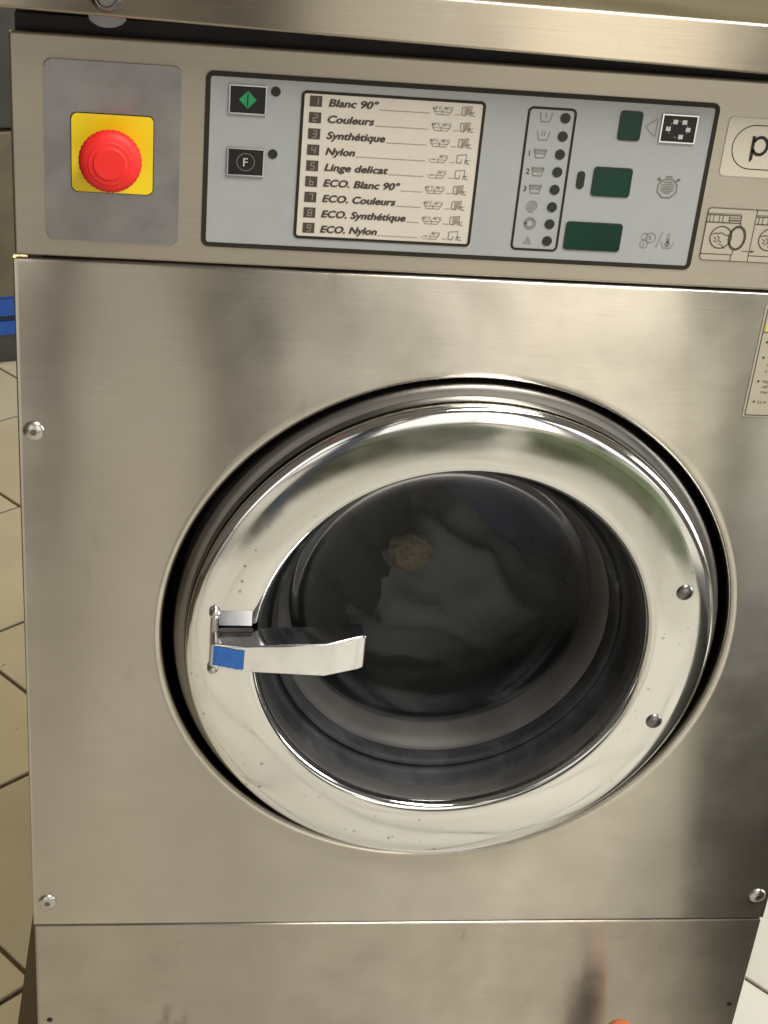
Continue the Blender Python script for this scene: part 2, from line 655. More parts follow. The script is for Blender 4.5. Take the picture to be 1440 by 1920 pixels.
def front_panel():
    """sheet with a round opening whose edge is rolled inwards"""
    x0, x1, z0, z1 = -0.33, 0.33, Z_S2 + 0.0012, Z_S1 - 0.0014
    n = 192
    bm = bmesh.new()
    corners = [math.atan2(z - HC[1], x - HC[0]) for x in (x0, x1) for z in (z0, z1)]
    angs = sorted([2 * PI * i / n - PI for i in range(n)] + corners)
    rings = []
    # (blend towards the border, depth y, radius offset)
    lip = [(0.0, 0.0170), (0.0, 0.0070), (0.0006, 0.0036), (0.0018, 0.0014), (0.0036, 0.0004), (0.0060, 0.0)]
    def el(d, a):
        return (HR + d) * (HZ + d) / math.hypot((HZ + d) * math.cos(a), (HR + d) * math.sin(a))
    for d, y in lip:
        rings.append([bm.verts.new((HC[0] + el(d, a) * math.cos(a), y, HC[1] + el(d, a) * math.sin(a))) for a in angs])
    def border(a):
        c, s = math.cos(a), math.sin(a)
        t = 1e9
        if c > 1e-9: t = min(t, (x1 - HC[0]) / c)
        if c < -1e-9: t = min(t, (x0 - HC[0]) / c)
        if s > 1e-9: t = min(t, (z1 - HC[1]) / s)
        if s < -1e-9: t = min(t, (z0 - HC[1]) / s)
        return t
    for f in (0.02, 0.12, 0.3, 0.6, 0.9, 0.985, 1.0):
        ring = []
        for a in angs:
            t = border(a)
            r = el(0.0060, a) * (1 - f) + t * f
            ring.append(bm.verts.new((HC[0] + r * math.cos(a), 0, HC[1] + r * math.sin(a))))
        rings.append(ring)
    OUT = rings[-1]
    # rounded fold along the outer border
    def fold(off, y):
        ring = []
        for a, v in zip(angs, OUT):
            x, z = v.co.x, v.co.z
            if abs(x - x0) < 1e-5: x -= off
            if abs(x - x1) < 1e-5: x += off
            if abs(z - z0) < 1e-5: z -= off
            if abs(z - z1) < 1e-5: z += off
            ring.append(bm.verts.new((x, y, z)))
        return ring
    rings.append(fold(0.0005, 0.0003))
    rings.append(fold(0.0010, 0.0012))
    rings.append(fold(0.0011, 0.0060))
    m = len(angs)
    for A, B in zip(rings, rings[1:]):
        for i in range(m):
            j = (i + 1) % m
            bm.faces.new((A[i], A[j], B[j], B[i]))
    me = from_bm(bm, 'front_panel')
    # make normals face the viewer
    if sum(p.normal.y for p in me.polygons) > 0:
        me.flip_normals()
    return auto_smooth(me, 60)


front = weighted(obj('front_panel', front_panel(), M['steel_front'], W))


def panel_screw(cx, cz, parent):
    s = dome('panel_screw', cx, cz, 0.0, 0.0078, 0.0030, M['steel_plain'], parent, 24)
    return s


for x, z in ((-0.3199, 0.7776), (-0.3184, 0.3286), (0.3193, 0.3297)):
    panel_screw(x, z, front)
    print_obj('screw_recess', M['dark_steel'], front, -0.00312, fills=[circle(x, z, 0.0026, 6)])
for x, z in ((-0.3191, 0.1874), (0.3202, 0.1924)):
    print_obj('screw_hole', M['black'], base, -0.0003, fills=[circle(x, z, 0.0026, 16)])

# ---- lid above the fascia
lid_bm = bmesh.new()
yf, yb = -0.030, 0.70
LZ = {(-1, 0): 1.0766, (1, 0): 1.0642, (-1, 1): 1.1040, (1, 1): 1.0975}
xs = {-1: -0.338, 1: 0.345}
fr_ = [lid_bm.verts.new((xs[s], yf, LZ[(s, k)])) for s, k in ((-1, 0), (1, 0), (1, 1), (-1, 1))]
bk_ = [lid_bm.verts.new((xs[s], yb, LZ[(s, k)] + 0.004)) for s, k in ((-1, 0), (1, 0), (1, 1), (-1, 1))]
lid_bm.faces.new(fr_)
lid_bm.faces.new(bk_[::-1])
for i in range(4):
    lid_bm.faces.new((fr_[i], bk_[i], bk_[(i + 1) % 4], fr_[(i + 1) % 4]))
bmesh.ops.recalc_face_normals(lid_bm, faces=lid_bm.faces)
bmesh.ops.bevel(lid_bm, geom=lid_bm.edges[:], offset=0.0022, segments=3, affect='EDGES', profile=0.5)
lid = weighted(obj('lid', auto_smooth(from_bm(lid_bm, 'lid'), 50), M['steel_lid'], W))
kx, kz = -0.2664, 1.0882
obj('lid_screw', auto_smooth(from_bm(lathe([(0.0, -0.0385), (0.0048, -0.0383), (0.0060, -0.0370), (0.0064, -0.0350), (0.0072, -0.0352), (0.0092, -0.0338),
                                             (0.0101, -0.0318), (0.0101, -0.0290)], kx, kz, 32)), 45), M['dark_steel'], lid)
tabp = [(-0.2784, 1.0790)] + [(-0.2665 + 0.0118 * math.cos(a), 1.0745 + 0.0062 * math.sin(a)) for a in [PI + 0.15 + i * (PI - 0.3) / 12 for i in range(13)]] + [(-0.2566, 1.0790)]
plate('lid_tab', tabp, -0.0265, 0.006, M['dark_steel'], lid, 0.0008)

# ---- emergency stop
estop = plate('emergency_stop_plate', rrect(-0.3081, -0.2205, 0.9225, 1.0420, 0.005), -0.0013, 0.0012, M['plate'], W, 0.0006)
plate('backing_outline', rrect(-0.2914, -0.2374, 0.9561, 1.0091, 0.0042), -0.0017, 0.0006, M['ink'], estop)
plate('yellow_backing', rrect(-0.2908, -0.2379, 0.9567, 1.0085, 0.004), -0.0023, 0.0010, M['yellow'], estop, 0.0003)
bx_, bz_ = -0.2645, 0.9845
mush = [(0.0, -0.0335), (0.0100, -0.0334), (0.0105, -0.0328), (0.0112, -0.0326), (0.0135, -0.0325), (0.0140, -0.0320), (0.0150, -0.0318), (0.0168, -0.0312),
        (0.0188, -0.0298), (0.0199, -0.0278), (0.0202, -0.0255), (0.0198, -0.0225), (0.0180, -0.0200), (0.0120, -0.0180), (0.0115, -0.0030)]
mb = lathe(mush, bx_, bz_, 72)
for v in mb.verts:            # knurled rim
    dx, dz = v.co.x - bx_, v.co.z - bz_
    r = math.hypot(dx, dz)
    if r > 0.0185:
        k = 1 + 0.012 * (1 if int(round(math.atan2(dz, dx) / (2 * PI) * 72)) % 2 else -1)
        v.co.x, v.co.z = bx_ + dx * k, bz_ + dz * k
obj('stop_button', auto_smooth(from_bm(mb), 40), M['red'], estop)

# ---- control membrane with its printing
MX0, MX1, MZ0, MZ1 = -0.2048, 0.1421, 0.9224, 1.0409
memb = plate('control_membrane', rrect(MX0, MX1, MZ0, MZ1, 0.004), -0.0006, 0.0005, M['membrane'], W)
Y1, Y2, Y3, Y4 = -0.0008, -0.0010, -0.0012, -0.0014
bw = 0.0033
print_obj('membrane_border', M['ink'], memb, Y1, [(rrect(MX0 + bw / 2, MX1 - bw / 2, MZ0 + bw / 2, MZ1 - bw / 2, 0.0035), bw, True)])
print_obj('indicator_border', M['ink'], memb, Y1, [(rrect(0.0107, 0.0428, 0.9318, 1.0304, 0.0032), 0.0017, True)])
IND = [(0.0361, 1.0245), (0.0360, 1.0121), (0.0359, 0.9998), (0.0358, 0.9876), (0.0357, 0.9753), (0.0356, 0.9630), (0.0356, 0.9508), (0.0355, 0.9386)]
for x, z in IND:
    plate('indicator_light', circle(x, z, 0.0035, 20), -0.0011, 0.0006, M['lamp_dark'], memb)
for x, z in ((-0.1591, 1.0300), (-0.1590, 0.9887)):
    plate('indicator_light', circle(x, z, 0.0032, 20), -0.0011, 0.0006, M['lamp_dark'], memb)
plate('sensor_slot', rrect(0.0500, 0.0556, 0.9768, 0.9893, 0.0027), -0.0010, 0.0005, M['lamp_dark'], memb)
for a in ((0.0736, 0.0893, 1.0121, 1.0322), (0.0612, 0.0886, 0.9726, 0.9931), (0.0474, 0.0880, 0.9333, 0.9537)):
    plate('display_window', rrect(*a, 0.0024), -0.0011, 0.0006, M['display'], memb)
    print_obj('display_bezel', M['lamp_dark'], memb, -0.0013, [(rrect(a[0] + .0004, a[1] - .0004, a[2] + .0004, a[3] - .0004, 0.0020), .0009, True)])

SW = 0.00062
ink = M['ink_grey']


def tub(cx, cz, w=0.0086, hh=0.0062):
    return [(cx - w / 2, cz + hh / 2), (cx - w * .33, cz - hh / 2), (cx + w * .33, cz - hh / 2), (cx + w / 2, cz + hh / 2)]


SYM = [(0.0228, 1.0244), (0.0225, 1.0121), (0.0221, 0.9996), (0.0220, 0.9872), (0.0220, 0.9750), (0.0216, 0.9629), (0.0215, 0.9506), (0.0214, 0.9383)]
x, z = SYM[0]
print_obj('prewash_symbol', ink, memb, Y1, [(tub(x, z), SW), ([(x, z + .003), (x, z - .0004)], SW)])
x, z = SYM[1]
print_obj('prewash_symbol', ink, memb, Y1, [(tub(x, z), SW), ([(x - .0009, z + .003), (x - .0009, z - .0004)], SW), ([(x + .0009, z + .003), (x + .0009, z - .0004)], SW)])
for k in (2, 3, 4):
    x, z = SYM[k]
    wave = [(x - .0040 + .0080 * i / 16, z + .0022 + .0007 * (1 if i % 2 else -1)) for i in range(17)]
    wave2 = [(x - .0034 + .0068 * i / 8, z + .0002 + .0002 * (1 if i % 2 else -1)) for i in range(9)]
    print_obj('wash_symbol', ink, memb, Y1, [(tub(x, z, .0086, .0058), SW), (wave, SW), (wave2, SW * 1.2)])
    text_obj('step_number', str(k - 1), (0.0144, 0.0141, 0.0139)[k - 2], z - 0.0018, 0.0037, M['ink_brown'], memb, Y1, bold=0.02)
x, z = SYM[5]
spir = [(x + (.0004 + .0040 * i / 60) * math.cos(i * 2 * PI * 2.8 / 60), z + (.0004 + .0040 * i / 60) * math.sin(i * 2 * PI * 2.8 / 60)) for i in range(61)]
print_obj('spin_symbol', ink, memb, Y1, [(spir, SW)])
x, z = SYM[6]
print_obj('drum_symbol', ink, memb, Y1, [(circle(x, z, .0041), SW, True), (circle(x, z, .0028), SW * 1.6, True)], [circle(x - .0030, z, .0011, 8)])
x, z = SYM[7]
print_obj('warning_symbol', ink, memb, Y1, [([(x - .0024, z - .0021), (x + .0024, z - .0021), (x, z + .0024)], SW * .9, True), ([(x, z + .0008), (x, z - .0010)], SW)])
print_obj('arrow_symbol', ink, memb, Y1, [([(0.0922, 1.0222), (0.0992, 1.0278), (0.1000, 1.0276), (0.0999, 1.0164), (0.0990, 1.0161)], 0.0005, True)])
# stopwatch
x, z = 0.1150, 0.9812
octo = [(x + .0070 * math.cos(a) * 1.03, z - .0006 + .0070 * math.sin(a)) for a in [PI / 8 + i * PI / 4 for i in range(8)]]
print_obj('stopwatch_symbol', ink, memb, Y1,
          [(octo, 0.0011, True), (rrect(x - .0042, x + .0042, z - .0024, z + .0022, .0006, 2), 0.0006, True),
           ([(x - .0032, z + .0008), (x + .0032, z + .0008)], .0005), ([(x - .0032, z - .0003), (x + .0032, z - .0003)], .0005), ([(x - .0032, z - .0013), (x + .0032, z - .0013)], .0005),
           ([(x - .0026, z - .0038), (x + .0026, z - .0038)], .0008), ([(x - .0028, z + .0038), (x + .0028, z + .0038)], .0010),
           ([(x - .0024, z + .0076), (x + .0024, z + .0076)], .0012), ([(x - .0066, z + .0054), (x - .0050, z + .0042)], .0010), ([(x + .0066, z + .0054), (x + .0050, z + .0042)], .0010)],
          [circle(x - .0070, z + .0058, .0013, 8), circle(x + .0070, z + .0058, .0013, 8)])
print_obj('coin_symbol', ink, memb, Y1, [(circle(0.1094, 0.9448, .0035, 20), .0005, True), (circle(0.1052, 0.9400, .0028, 20), .0005, True), (circle(0.1050, 0.9455, .0024, 20), .0005, True)])
text_obj('coin_number', '5', 0.1081, 0.9432, 0.0034, ink, memb, Y1)
text_obj('coin_number', '2', 0.1042, 0.9388, 0.0024, ink, memb, Y1)
print_obj('slash_symbol', ink, memb, Y1, [([(0.1176, 0.9494), (0.1141, 0.9376)], .0006)])
print_obj('thermometer_symbol', ink, memb, Y1, [([(0.1176, 0.9424), (0.1195, 0.9379), (0.1252, 0.9379), (0.1268, 0.9427)], .0005),
                                               ([(0.1213, 0.9420), (0.1213, 0.9474)] + [(0.1222 + .0009 * math.cos(a), .9476 + .0009 * math.sin(a)) for a in (PI * .75, PI / 2, PI * .25)] + [(0.1231, 0.9474), (0.1231, 0.9420)], .0004)],
          [circle(0.1222, 0.9408, .0019, 14), [(0.1216, 0.9415), (0.1228, 0.9415), (0.1228, 0.9448), (0.1216, 0.9448)]])


# ---- push buttons
def push_button(x0, x1, z0, z1):
    b = plate('push_button', [(x0 + .0009, z0 + .0009), (x1 - .0009, z0 + .0009), (x1 - .0009, z1 - .0009), (x0 + .0009, z1 - .0009)], -0.0016, 0.0012, M['cap'], W, 0.0003, 1)
    bm = bmesh.new()
    for a in ((x0, x0 + .0009, z0, z1), (x1 - .0009, x1, z0, z1), (x0 + .0009, x1 - .0009, z0, z0 + .0009), (x0 + .0009, x1 - .0009, z1 - .0009, z1)):
        t_ = from_bm(box_bm(a[0], a[1], -0.0021, -0.0004, a[2], a[3]))
        bm.from_mesh(t_)
    obj('button_frame', from_bm(bm, 'button_frame'), M['silver'], b)
    return b, (x0 + x1) / 2, (z0 + z1) / 2


YB, YB2 = -0.0018, -0.0020
b, x, z = push_button(-0.1895, -0.1648, 1.0142, 1.0333)
b['label'] = 'black push button with a green diamond'
print_obj('diamond_symbol', M['green'], b, YB, fills=[[(x - .0058, z), (x, z - .0058), (x + .0058, z), (x, z + .0058)]])
print_obj('diamond_bar', M['cap'], b, YB2, [([(x, z - .0044), (x, z + .0044)], .0007)])
b, x, z = push_button(-0.1892, -0.1644, 0.9730, 0.9919)
b['label'] = 'black push button with a circled letter F'
print_obj('circle_symbol', M['ink_grey'], b, YB, [(circle(x, z, .0058, 32), .00045, True)])
text_obj('lettering', 'F', x - .0016, z - .0029, .0058, M['pale'], b, YB)
b, x, z = push_button(0.1027, 0.1279, 1.0126, 1.0320)
b['label'] = 'black push button with a ring of small white squares'
SQ = [(x - .0030, z + .0046), (x + .0034, z + .0046), (x - .0074, z - .0003), (x + .0066, z - .0003), (x + .0022, z - .0054)]
print_obj('square_symbol', M['pale'], b, YB, fills=[[(a - .0016, c - .0015), (a + .0016, c - .0015), (a + .0016, c + .0015), (a - .0016, c + .0015)] for a, c in SQ])
dash = []
for a0 in (20, 75, 130, 160, 200, 250, 330):
    dash.append(([(x - .0004 + .0070 * math.cos(math.radians(a0 + q)), z - .0003 + .0056 * math.sin(math.radians(a0 + q))) for q in (0, 6, 12, 18)], .0005))
print_obj('ring_symbol', M['ink_grey'], b, YB, dash)

# ---- program list
PX0, PX1, PZ0, PZ1 = -0.1421, -0.0189, 0.9315, 1.0323
plist = plate('program_list', rrect(PX0, PX1, PZ0, PZ1, 0.0028), -0.0009, 0.0003, M['cream'], W)
print_obj('list_border', M['ink'], plist, -0.0011, [(rrect(PX0 + .001, PX1 - .001, PZ0 + .001, PZ1 - .001, 0.0024), 0.0020, True)])
NAMES = ['Blanc 90°', 'Couleurs', 'Synthétique', 'Nylon', 'Linge delicat', 'ECO. Blanc 90°', 'ECO. Couleurs', 'ECO. Synthétique', 'ECO. Nylon']
XE = [-0.0911, -0.0930, -0.0847, -0.1043, -0.0809, -0.0719, -0.0738, -0.0659, -0.0849]
TMP = [('60°C', '90°C'), ('40°C', '60°C'), ('40°C', '40°C'), (None, '30°C'), (None, '30°C'), ('60°C', '90°C'), ('40°C', '60°C'), ('40°C', '40°C'), (None, '30°C')]
SEG = {1: 'bc', 2: 'abged', 3: 'abgcd', 4: 'fgbc', 5: 'afgcd', 6: 'fedcg', 7: 'abc', 8: 'abcdefg', 9: 'abgfcd'}


def seg_strokes(n, cx, cz, w, hh, lw):
    p = {'a': [(-w, hh), (w, hh)], 'b': [(w, hh), (w, 0)], 'c': [(w, 0), (w, -hh)], 'd': [(-w, -hh), (w, -hh)], 'e': [(-w, -hh), (-w, 0)], 'f': [(-w, 0), (-w, hh)], 'g': [(-w, 0), (w, 0)]}
    s = []
    for c in SEG[n]:
        s.append(([(cx + a + b_ * 0.12, cz + b_) for a, b_ in p[c]], lw))
    return s


for i in range(9):
    top = 1.0290 - i * 0.01076
    zb = top - 0.0063
    bxx = -0.1365 + 0.00006 * i
    nb_ = print_obj('number_box', M['ink_brown'], plist, -0.0011, fills=[[(bxx, top - .0071), (bxx + .0081, top - .0071), (bxx + .0081, top), (bxx, top)]])
    print_obj('number_digit', M['digit'], plist, -0.0013, seg_strokes(i + 1, bxx + .0042, top - .0036, .00125, .0022, .00055))
    text_obj('program_name', NAMES[i], -0.1237, zb, 0.0049, M['ink_brown'], plist, -0.0011, x1=XE[i], shear=0.22, bold=0.055)
    print_obj('leader_line', M['ink_faint'], plist, -0.0011, [([(XE[i] + .0008, zb - .0003), (-0.0562, zb - .0003)], .00045), ([(-0.0395, zb - .0003), (-0.0358, zb - .0003)], .00045)])
    a, b_ = TMP[i]
    x0, xm, x1 = -0.0542, -0.0476, -0.0410
    st = [([(xm, zb + .0024), (xm, zb - .0008), (x1 - .0022, zb - .0008), (x1, zb + .0030)], .0004), ([(xm, zb + .0010), (x1 - .0010, zb + .0010)], .0004)]
    if a:
        st += [([(x0, zb + .0030), (x0 + .0022, zb - .0008), (xm, zb - .0008)], .0004), ([(x0 + .0010, zb + .0010), (xm, zb + .0010)], .0004)]
    else:
        st += [([(x0 + .0004, zb + .0014), (x0 + .0018, zb - .0008), (xm, zb - .0008)], .0003), ([(x0 + .0020, zb + .0012), (xm - .0014, zb + .0012)], .0006)]
    print_obj('wash_tub_symbol', M['ink_grey'], plist, -0.0011, st)
    if a:
        text_obj('wash_temperature', a, x0 - .0002, zb + .0024, .0020, M['ink_brown'], plist, -0.0012, x1=xm - .0008)
    text_obj('wash_temperature', b_, xm + .0008, zb + .0024, .0020, M['ink_brown'], plist, -0.0012, x1=x1 + .0002)
    q = -0.0346
    print_obj('powder_box_symbol', M['ink_grey'], plist, -0.0011,
              [([(q, zb + .0048), (q + .0064, zb + .0056), (q + .0062, zb + .0010)], .0005), ([(q, zb + .0048), (q - .0001, zb - .0002), (q + .0030, zb - .0006)], .0006),
               ([(q + .0030, zb - .0006), (q + .0032, zb + .0022)], .0005), ([(q + .0054, zb - .0010), (q + .0058, zb + .0016), (q + .0072, zb + .0014), (q + .0066, zb - .0004), (q + .0090, zb - .0008)], .0006),
               ([(q + .0078, zb + .0016), (q + .0088, zb + .0016)], .0005)])
    if a:
        print_obj('powder_box_fill', M['ink_faint'], plist, -0.00105, fills=[[(q + .0016, zb + .0042), (q + .0056, zb + .0048), (q + .0054, zb + .0002), (q + .0018, zb + .0000)]])

# ---- logo sticker, instruction sticker, warning label
logo = plate('logo_sticker', rrect(0.1500, 0.2720, 0.9920, 1.0326, 0.003), -0.0006, 0.0004, M['sticker'], W, 0.0002, 1)
lx0, lx1, lz0, lz1 = 0.1556, 0.2660, 0.9975, 1.0278
print_obj('logo_outline', M['ink'], logo, -0.0008, [(rrect(lx0, lx1, lz0, lz1, 0.0150, 12), 0.0006, True)])
pcx, pcz = 0.1752, 1.0138
bowl = [(pcx + .0052 * math.cos(a), pcz + .0060 * math.sin(a)) for a in [PI * 0.86 - i * (PI * 1.72) / 24 for i in range(25)]]
print_obj('lettering', M['ink'], logo, -0.0008, [(bowl, 0.0022)], [[(0.1687, 1.0205), (0.1709, 1.0205), (0.1714, 1.0045), (0.1697, 1.0020), (0.1691, 1.0045)]])

inst = plate('instruction_sticker', rrect(0.1474, 0.2560, 0.9304, 0.9692, 0.003), -0.0005, 0.0003, M['sticker_grey'], W)
lw = 0.00055
def fig(ox):
    s = [([(ox + .0000, .9640), (ox + .0252, .9640), (ox + .0250, .9586), (ox + .0000, .9586)], .0007), ([(ox, .9651), (ox + .0250, .9651)], .0003)]
    s += [([(ox + a, .9588), (ox + a, .9638)], .0005) for a in (.0022, .0050, .0092, .0118, .0165)]
    s += [([(ox + .0165, .9604), (ox + .0245, .9604)], .0009), ([(ox + .0165, .9622), (ox + .0245, .9622)], .0005)]
    s += [(circle(ox + .0128, .9478, .0078, 28, .0080), .0008, True)]
    s += [([(ox + .0060, .9496), (ox + .0085, .9508), (ox + .0105, .9504), (ox + .0130, .9512), (ox + .0160, .9496), (ox + .0190, .9494)], .0006)]
    s += [([(ox + .0075, .9480), (ox + .0095, .9470), (ox + .0085, .9450), (ox + .0110, .9440)], .0005), ([(ox + .0100, .9490), (ox + .0120, .9476), (ox + .0112, .9456), (ox + .0140, .9440)], .0005),
          ([(ox + .0120, .9430), (ox + .0150, .9420), (ox + .0170, .9395)], .0005)]
    return s
S = fig(0.1474)
S += [(circle(0.1722, .9478, .0057, 28, .0083), .0018, True), ([(.1474, .9354), (.1708, .9354), (.1712, .9388)], lw), ([(.1702, .9354), (.1702, .9305)], lw), ([(.1732, .9562), (.1730, .9590)], lw)]
S += [([(.1832, .9305), (.1832, .9692)], lw), ([(.1775, .9384), (.1845, .9385)], .0004)]
print_obj('outline', M['ink_brown'], inst, -0.0007, [(rrect(0.1477, 0.2557, 0.9307, 0.9689, 0.0028), lw, True)])
print_obj('drawing', M['ink_brown'], inst, -0.0007, S, [[(.1843, .9374), (.1843, .9396), (.1872, .9385)]])
print_obj('drawing', M['ink_brown'], inst, -0.0007, fig(0.1834) + [([(.1834, .9354), (.2080, .9354)], lw)])

warn = plate('warning_label', [(0.2046, 0.8098), (0.3000, 0.8098), (0.3000, 0.8985), (0.2046, 0.8985)], -0.0005, 0.0003, M['sticker_grey'], W)
warn['label'] = 'grey warning label with a yellow header'
print_obj('label_header', M['label_yellow'], warn, -0.0007, fills=[[(0.2080, 0.8785), (0.2980, 0.8785), (0.2980, 0.8965), (0.2080, 0.8965)]])
print_obj('outline', M['ink'], warn, -0.0008, [([(0.2065, 0.8112), (0.2985, 0.8112), (0.2985, 0.8970), (0.2065, 0.8970)], .0006, True), ([(0.2065, 0.8780), (0.2985, 0.8780)], .0005)])
for z in (0.8702, 0.8579, 0.8389, 0.8223):
    print_obj('bullet', M['ink'], warn, -0.0007, fills=[circle(0.2113, z, .0009, 10)])
for s, x, z in (('L', .2150, .8566), ('d', .2150, .8515), ('n', .2150, .8462), ('Ne', .2150, .8376), ('rafl', .2150, .8334), ('mac', .2150, .8292), ('La m', .2145, .8210)):
    text_obj('lettering', s, x, z, .0026, M['ink_brown'], warn, -0.0007)

# ---- door: polished ring, seal, glass, drum
RX = DC[0]
RZ = DC[1]
prof = [(0.1560, 0.0240), (0.1562, -0.0080), (0.1568, -0.0130), (0.1582, -0.0160), (0.1605, -0.0174), (0.1640, -0.0179), (0.1740, -0.0182), (0.1850, -0.0184), (0.1960, -0.0183),
        (0.2050, -0.0179), (0.2085, -0.0170), (0.2106, -0.0148), (0.2115, -0.0120), (0.2121, -0.0060), (0.2122, 0.0240)]
ring_me = auto_smooth(from_bm(lathe(prof, RX, RZ, 256, True), 'door_ring'), 40)
ring = obj('door_ring', ring_me, M['ring'], W)
obj('door_flange', auto_smooth(from_bm(lathe([(0.2123, 0.0008), (0.2150, 0.0014), (0.2193, 0.0030), (0.2206, 0.0055), (0.2208, 0.0240)], RX, RZ, 192)), 50), M['flange'], W)
obj('glint_cover', auto_smooth(from_bm(lathe([(0.1561, -0.0105), (0.1550, -0.0085), (0.1546, -0.0040), (0.1546, 0.0100)], RX, RZ, 128)), 60), M['bronze'], ring)  # dull lining added to hide the ceiling lamp's glint on the inner wall
# slot in the ring where the handle is hinged
cb = bmesh.new()
cp = [(-0.06, 0.6276), (-0.0186, 0.6276), (-0.0110, 0.6275), (0.06, 0.6275), (0.06, 0.5860), (-0.06, 0.5860)]
ca = [cb.verts.new((-0.1890, y, z)) for y, z in cp]
cc = [cb.verts.new((-0.1300, y, z)) for y, z in cp]
cb.faces.new(ca); cb.faces.new(cc[::-1])
for i in range(6):
    cb.faces.new((ca[i], ca[(i + 1) % 6], cc[(i + 1) % 6], cc[i]))
cut = obj('tmp_cut', from_bm(cb), None)
md = ring.modifiers.new('cut', 'BOOLEAN')
md.operation = 'DIFFERENCE'
md.object = cut
md.solver = 'EXACT'
dg = bpy.context.evaluated_depsgraph_get()
nm = bpy.data.meshes.new_from_object(ring.evaluated_get(dg))
ring.modifiers.clear()
ring.data = auto_smooth(nm, 40)
bpy.data.objects.remove(cut)
for x, z in ((0.1821, 0.6640), (0.1790, 0.5390)):
    dome('door_screw', x, z, -0.0182, 0.0070, 0.0034, M['dark_steel'], ring, 24)
plate('slot_plate', [(-0.1895, 0.5800), (-0.1562, 0.5800), (-0.1562, 0.6288), (-0.1895, 0.6288)], -0.0140, 0.0080, M['ring'], ring)

fb = bmesh.new()
fq = [(-0.0213, 0.6280), (-0.0183, 0.6400), (-0.0150, 0.6400), (-0.0150, 0.6280)]
fa = [fb.verts.new((-0.1822, y, z)) for y, z in fq]
fc = [fb.verts.new((-0.1572, y, z)) for y, z in fq]
fb.faces.new(fa); fb.faces.new(fc[::-1])
for i in range(4):
    fb.faces.new((fa[i], fa[(i + 1) % 4], fc[(i + 1) % 4], fc[i]))
obj('slot_flange', from_bm(fb, 'slot_flange'), M['ring'], ring)

# shroud inside the panel opening
obj('opening_shroud', from_bm(lathe([(0.2225, 0.0172), (0.2225, 0.060), (0.1300, 0.062)], HC[0], HC[1], 96)), M['black'], W)
seal_prof = [(0.1558, 0.0080), (0.1545, 0.0065), (0.1525, 0.0090), (0.1510, 0.0160), (0.1480, 0.0200), (0.1455, 0.0215), (0.1425, 0.0190), (0.1400, 0.0200), (0.1385, 0.0240),
             (0.1375, 0.0340), (0.1350, 0.0400), (0.1350, 0.0460)]
obj('door_seal', auto_smooth(from_bm(lathe(seal_prof, RX, RZ, 128)), 60), M['rubber'], W)
obj('seal_ring', auto_smooth(from_bm(lathe([(0.1372, 0.0330), (0.1340, 0.0345), (0.1290, 0.0480), (0.1262, 0.0620), (0.1262, 0.0660)], RX, RZ, 128)), 60), M['bronze'], W)
gp = [(0.0, 0.0760), (0.030, 0.0757), (0.060, 0.0745), (0.085, 0.0725), (0.102, 0.0700), (0.114, 0.0665), (0.1205, 0.0630), (0.1238, 0.0602), (0.1262, 0.0590)]
obj('door_glass', auto_smooth(from_bm(lathe(gp, RX, RZ, 128)), 60), M['glass'], W)
obj('drum_collar', auto_smooth(from_bm(lathe([(0.1275, 0.0600), (0.1320, 0.0900), (0.1420, 0.1600), (0.2500, 0.1780)], RX, RZ, 96)), 40), M['rubber'], W)
drum = obj('drum', auto_smooth(from_bm(lathe([(0.2500, 0.1790), (0.2500, 0.5200), (0.0, 0.5300)], RX, RZ - 0.005, 96)), 40), M['drum'], W)
for q in range(3):
    a = q * 2 * PI / 3 + 0.5
    bm = bmesh.new()
    tri = [(0.249, -0.030), (0.249, 0.030), (0.195, 0.008), (0.195, -0.008)]
    P = []
    for y in (0.185, 0.515):
        P.append([bm.verts.new((RX + r * math.cos(a) - t * math.sin(a), y, RZ - 0.005 + r * math.sin(a) + t * math.cos(a))) for r, t in tri])
    bm.faces.new(P[0]); bm.faces.new(P[1][::-1])
    for i in range(4):
        bm.faces.new((P[0][i], P[0][(i + 1) % 4], P[1][(i + 1) % 4], P[1][i]))
    obj('lifter', from_bm(bm, 'lifter'), M['drum'], drum)

# ---- handle
st_ = [(-0.1885, -0.0350, 0.6208, 0.5992, 0.018), (-0.1850, -0.0370, 0.6212, 0.5988, 0.021), (-0.1615, -0.0410, 0.6216, 0.5982, 0.025), (-0.1010, -0.0430, 0.6262, 0.5966, 0.024),
       (-0.0745, -0.0358, 0.6290, 0.5984, 0.018), (-0.0695, -0.0342, 0.6282, 0.5996, 0.014)]
hb = bmesh.new()
loops = []
for x, y, zt, zb, d in st_:
    loops.append([hb.verts.new((x, y, zt)), hb.verts.new((x, y, zb)), hb.verts.new((x + 0.001, y + d, zb + 0.002)), hb.verts.new((x + 0.001, y + d, zt + 0.0015))])
for A, B in zip(loops, loops[1:]):
    for i in range(4):
        hb.faces.new((A[i], A[(i + 1) % 4], B[(i + 1) % 4], B[i]))
hb.faces.new(loops[0][::-1])
hb.faces.new(loops[-1])
bmesh.ops.recalc_face_normals(hb, faces=hb.faces)
sharp = [e for e in hb.edges if len(e.link_faces) == 2 and e.calc_face_angle(0) > math.radians(25)]
bmesh.ops.bevel(hb, geom=sharp, offset=0.0014, segments=3, affect='EDGES', profile=0.5)
handle = weighted(obj('door_handle', auto_smooth(from_bm(hb, 'door_handle'), 40), M['chrome'], W))
